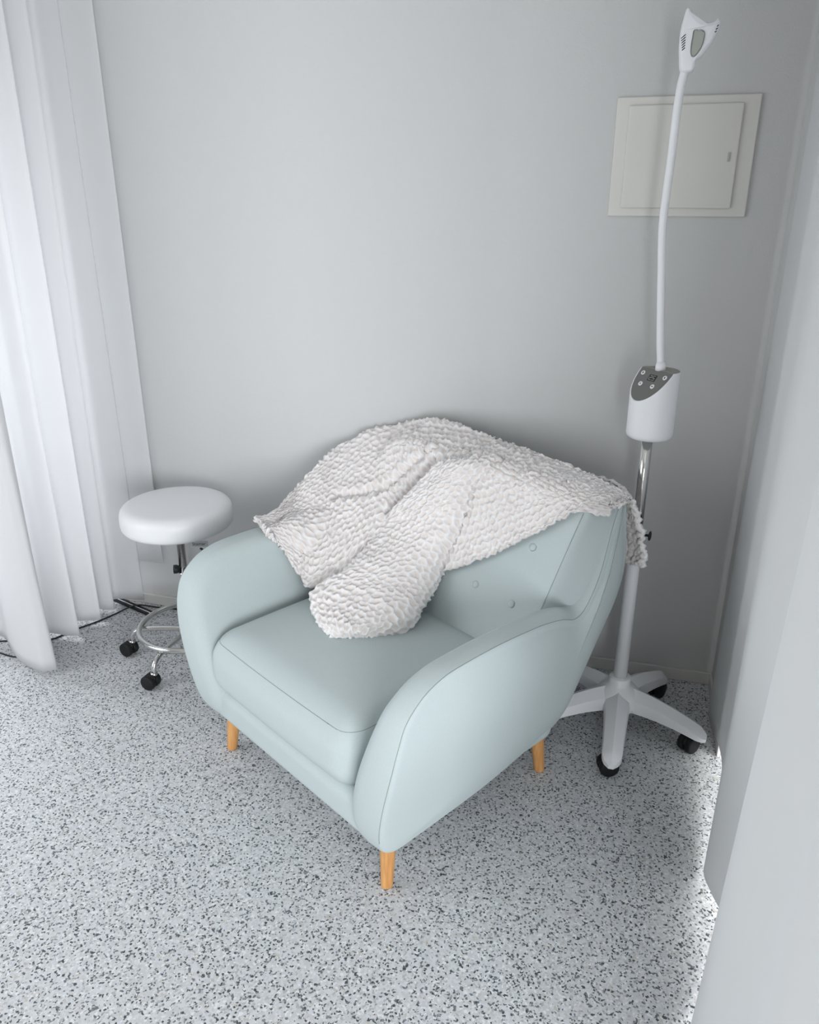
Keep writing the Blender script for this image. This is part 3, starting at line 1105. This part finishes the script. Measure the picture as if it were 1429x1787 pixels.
def half_plate(name, sel, dz, material, parent):
    """thin plate lying on the box top; sel picks the front (sloping) or the back (level) half"""
    fine = np.linspace(0, 2 * PI, 240, endpoint=False)
    pts = []
    for a in fine:
        p = np.array([BX * math.cos(a), BY * math.sin(a)]) * .95
        k = p @ f
        if (sel == 'front' and k > cf + .0005) or (sel == 'back' and k < cf - .0005):
            pts.append(p)
    # order by angle about the half's own middle
    cen = np.mean(pts, 0)
    pts.sort(key=lambda p: math.atan2(*(p - cen)[::-1]))
    bm = bmesh.new()
    lo = [bm.verts.new((*(C0 + p), ztop(C0 + p) - .003)) for p in pts]
    hi = [bm.verts.new((*(C0 + p), ztop(C0 + p) + dz)) for p in pts]
    bm.faces.new(lo)
    bm.faces.new(hi)
    for i in range(len(pts)):
        j = (i + 1) % len(pts)
        bm.faces.new((lo[i], lo[j], hi[j], hi[i]))
    return obj(name, bm, material, parent, False)


panel = half_plate('control_panel', 'front', .0006, 'greypanel', cb)
half_plate('top_plate', 'back', .0006, 'greytop', cb)
n3 = Vector((f[0] * slope, f[1] * slope, 1)).normalized()
e3 = Vector((e[0], e[1], 0))
d3 = Vector((f[0], f[1], -slope)).normalized()      # down the panel
P0 = Vector((*(C0 + f * cf), ZT + .0006))


def on_panel(u, v, h=0.0):
    return P0 + e3 * u + d3 * v + n3 * h


def disc(name, u, v, r, h0, h1, material, parent, n=24, ring_=False, sx=1.0, sy=1.0):
    bm = bmesh.new()
    A = [(math.cos(a) * sx, math.sin(a) * sy) for a in np.linspace(0, 2 * PI, n, endpoint=False)]
    lo = [bm.verts.new(on_panel(u + x * r, v + y * r, h0)) for x, y in A]
    hi = [bm.verts.new(on_panel(u + x * r * .92, v + y * r * .92, h1)) for x, y in A]
    for i in range(n):
        j = (i + 1) % n
        bm.faces.new((lo[i], lo[j], hi[j], hi[i]))
    bm.faces.new(hi)
    return obj(name, bm, material, parent, False)


for k, (u, v) in enumerate(((-.040, .018), (.040, .018), (-.026, .050), (.018, .050))):
    b_ = disc('button', u, v, .0068, -.001, .0015, 'plastic', panel)
    if k < 2:
        disc('mark', u, v, .0030, .0012, .0020, 'black', b_, 12, sx=.6, sy=1.15)
    elif k == 2:
        disc('mark', u, v, .0026, .0012, .0020, 'greytop', b_, 12)
    else:
        mk = disc('mark', u - .0018, v, .0016, .0012, .0020, 'black', b_, 8)
        disc('mark', u + .0018, v, .0016, .0012, .0020, 'black', b_, 8)


def quad(bm, u0, v0, u1, v1, h):
    vs = [bm.verts.new(on_panel(u, v, h)) for u, v in ((u0, v0), (u1, v0), (u1, v1), (u0, v1))]
    vl = [bm.verts.new(on_panel(u, v, h - .0008)) for u, v in ((u0, v0), (u1, v0), (u1, v1), (u0, v1))]
    bm.faces.new(vs)
    for i in range(4):
        j = (i + 1) % 4
        bm.faces.new((vs[i], vs[j], vl[j], vl[i]))


bm = bmesh.new()
quad(bm, -.013, .017, .013, .036, .0008)
disp = obj('display', bm, 'display', panel, False)
SEG = {'2': 'abged', '5': 'afgcd'}
bm = bmesh.new()
for ch, u0 in (('2', -.0098), ('5', .0014)):
    wdt, hgt, v0, tk = .0082, .0145, .0193, .0017
    R_ = {'a': (u0, v0, u0 + wdt, v0 + tk), 'g': (u0, v0 + hgt / 2 - tk / 2, u0 + wdt, v0 + hgt / 2 + tk / 2), 'd': (u0, v0 + hgt - tk, u0 + wdt, v0 + hgt), 'f': (u0, v0, u0 + tk, v0 + hgt / 2), 'b': (u0 + wdt - tk, v0, u0 + wdt, v0 + hgt / 2),
          'e': (u0, v0 + hgt / 2, u0 + tk, v0 + hgt), 'c': (u0 + wdt - tk, v0 + hgt / 2, u0 + wdt, v0 + hgt)}
    for sgm in SEG[ch]:
        quad(bm, *R_[sgm], .0014)
obj('digits', bm, 'digit', disp, False)

# gooseneck and head
neck = cr([(.014, .010, 1.146), (.010, .010, 1.18), (.005, .010, 1.219), (-.004, .010, 1.308), (-.012, .010, 1.395), (-.022, .010, 1.506), (-.022, .008, 1.588), (-.020, .006, 1.66), (-.019, .003, 1.768), (-.016, .001, 1.829), (-.010, 0, 1.866)], 110)
nk = np.full(110, .0098)
tube('gooseneck', neck, nk, 'plastic', ls, seg=14)
lathe('neck_socket', [(.001, 1.148), (.014, 1.148), (.014, 1.158), (.0115, 1.172), (.001, 1.172)], 'plastic', ls, seg=24, centre=(.013, .010))

HEAD_OUT = [[-0.0212, 1.8584], [-0.0282, 1.8908], [-0.0305, 1.9097], [-0.0312, 1.9412], [-0.0276, 1.9641], [-0.0226, 1.9856], [-0.0156, 1.9864], [-0.009, 1.977], [0.0027, 1.9639], [0.0154, 1.9576], [0.0271, 1.9554], [0.0394, 1.9569],
            [0.0488, 1.9641], [0.0554, 1.9615], [0.0557, 1.9501], [0.0505, 1.9331], [0.0418, 1.9145], [0.028, 1.8946], [0.0214, 1.8866], [0.0112, 1.880], [0.010, 1.8658], [0.0023, 1.8559]]


def head_y(x, depth):
    return depth + 5.0 * (x - .010) ** 2


def head_shell():
    o2 = cr(HEAD_OUT, 120, closed=True)
    T = np.roll(o2, -1, 0) - np.roll(o2, 1, 0)
    T /= np.linalg.norm(T, axis=1)[:, None]
    N = np.stack([-T[:, 1], T[:, 0]], 1)
    area2 = np.sum(o2[:, 0] * np.roll(o2[:, 1], -1) - np.roll(o2[:, 0], -1) * o2[:, 1])
    N *= 1 if area2 > 0 else -1          # inward
    rows = []
    for ins, dp in ((.006, .016), (.0015, .013), (0, .008), (0, -.010), (.0012, -.0155), (.004, -.019), (.007, -.0205)):
        q = o2 + N * ins
        rows.append(np.stack([q[:, 0], head_y(q[:, 0], dp), q[:, 1]], 1))
    bm = bmesh.new()
    vs = grid_bm(bm, np.array(rows), close_v=True)
    f1 = bm.faces.new(vs[0])
    f2 = bm.faces.new(vs[-1])
    bmesh.ops.triangulate(bm, faces=[f1, f2])
    o = obj('lamp_head', bm, 'plastic', ls)
    es = o.modifiers.new('split', 'EDGE_SPLIT')
    es.split_angle = R(50)
    return o


head = head_shell()
from mathutils.bvhtree import BVHTree
hb = BVHTree.FromObject(head, bpy.context.evaluated_depsgraph_get())


def on_head(x, z, lift):
    h = hb.ray_cast(Vector((x, -.3, z)), Vector((0, 1, 0)))
    y = h[0].y if h[0] is not None else head_y(x, -.02)
    return (x, y - lift, z)


WIN = cr([[-0.0011, 1.9394], [0.008, 1.9400], [0.0172, 1.9386], [0.0230, 1.931], [0.0196, 1.9078], [0.0101, 1.8912], [0.0033, 1.8861], [-0.0022, 1.8916], [-0.0036, 1.9087], [-.0026, 1.925]], 60, closed=True)
bm = bmesh.new()
a_ = [bm.verts.new(on_head(x, z, -.001)) for x, z in WIN]
b_ = [bm.verts.new(on_head(x, z, .0012)) for x, z in WIN]
for i in range(60):
    j = (i + 1) % 60
    bm.faces.new((a_[i], a_[j], b_[j], b_[i]))
bm.faces.new(b_)
pane = obj('indicator_window', bm, 'lens', head, False)
tube('rim', [on_head(x, z, .001) for x, z in WIN], .0013, 'chrome_dark_reflection', pane, seg=8, closed=True)
for p, q in [((-0.0277, 1.9251), (-0.0187, 1.9326)), ((-0.0268, 1.9202), (-0.0184, 1.9272)), ((-0.0259, 1.9153), (-0.0181, 1.9218)), ((-0.0249, 1.9103), (-0.0179, 1.9165)), ((-0.024, 1.9053), (-0.0176, 1.9111)), ((-0.0231, 1.9004), (-0.0173, 1.9057)),
             ((0.0480, 1.9458), (0.0512, 1.9491)), ((0.0462, 1.9401), (0.0498, 1.9429)), ((0.0446, 1.9344), (0.0480, 1.9370))]:
    m_ = ((p[0] + q[0]) / 2, (p[1] + q[1]) / 2)
    tube('vent_slot', [on_head(x, z, .0002) for x, z in (p, m_, q)], .0011, 'black', head, seg=6)

# ------------------------------------------------------------------ cords on the floor
cordp = [(-2.235, 2.13, .0035), (-2.18, 2.15, .0035), (-2.10, 2.175, .0035), (-2.03, 2.206, .0035), (-2.001, 2.271, .0035), (-1.983, 2.305, .0035), (-1.945, 2.370, .0035), (-1.915, 2.44, .0035), (-1.890, 2.485, .009), (-1.862, 2.508, .0155), (-1.835, 2.522, .012), (-1.78, 2.536, .0035), (-1.66, 2.546, .0035), (-1.55, 2.547, .0035)]
o = tube('power_cord', cr(cordp, 160), .0032, 'black', None, seg=8)
tag(o, 'thin black power cord curving from under the left curtain to the baseboard', 'cord')
o = tube('power_cord', cr([(-2.27, 2.10, .003), (-2.20, 2.075, .003), (-2.155, 2.070, .003), (-2.094, 2.061, .003), (-2.04, 2.07, .003), (-1.99, 2.09, .003)], 50), .003, 'black', None, seg=8)
tag(o, 'short black cord end poking out left of the nearest curtain fold', 'cord')
tw = empty('twin_cable', (-1.873, 2.512, 0), math.atan2(2.482 - 2.541, -1.788 + 1.958), 'short flat black twin cable with a white line lying beside the stool foot ring', 'cable')
box('cable_strand', (-.125, .003, .0), (.10, .014, .011), 'black', tw, bevel=.002)
box('cable_strand', (-.125, -.014, .0), (.10, -.003, .011), 'black', tw, bevel=.002)
box('white_line', (-.125, -.003, .0), (.10, .003, .009), 'plastic', tw)
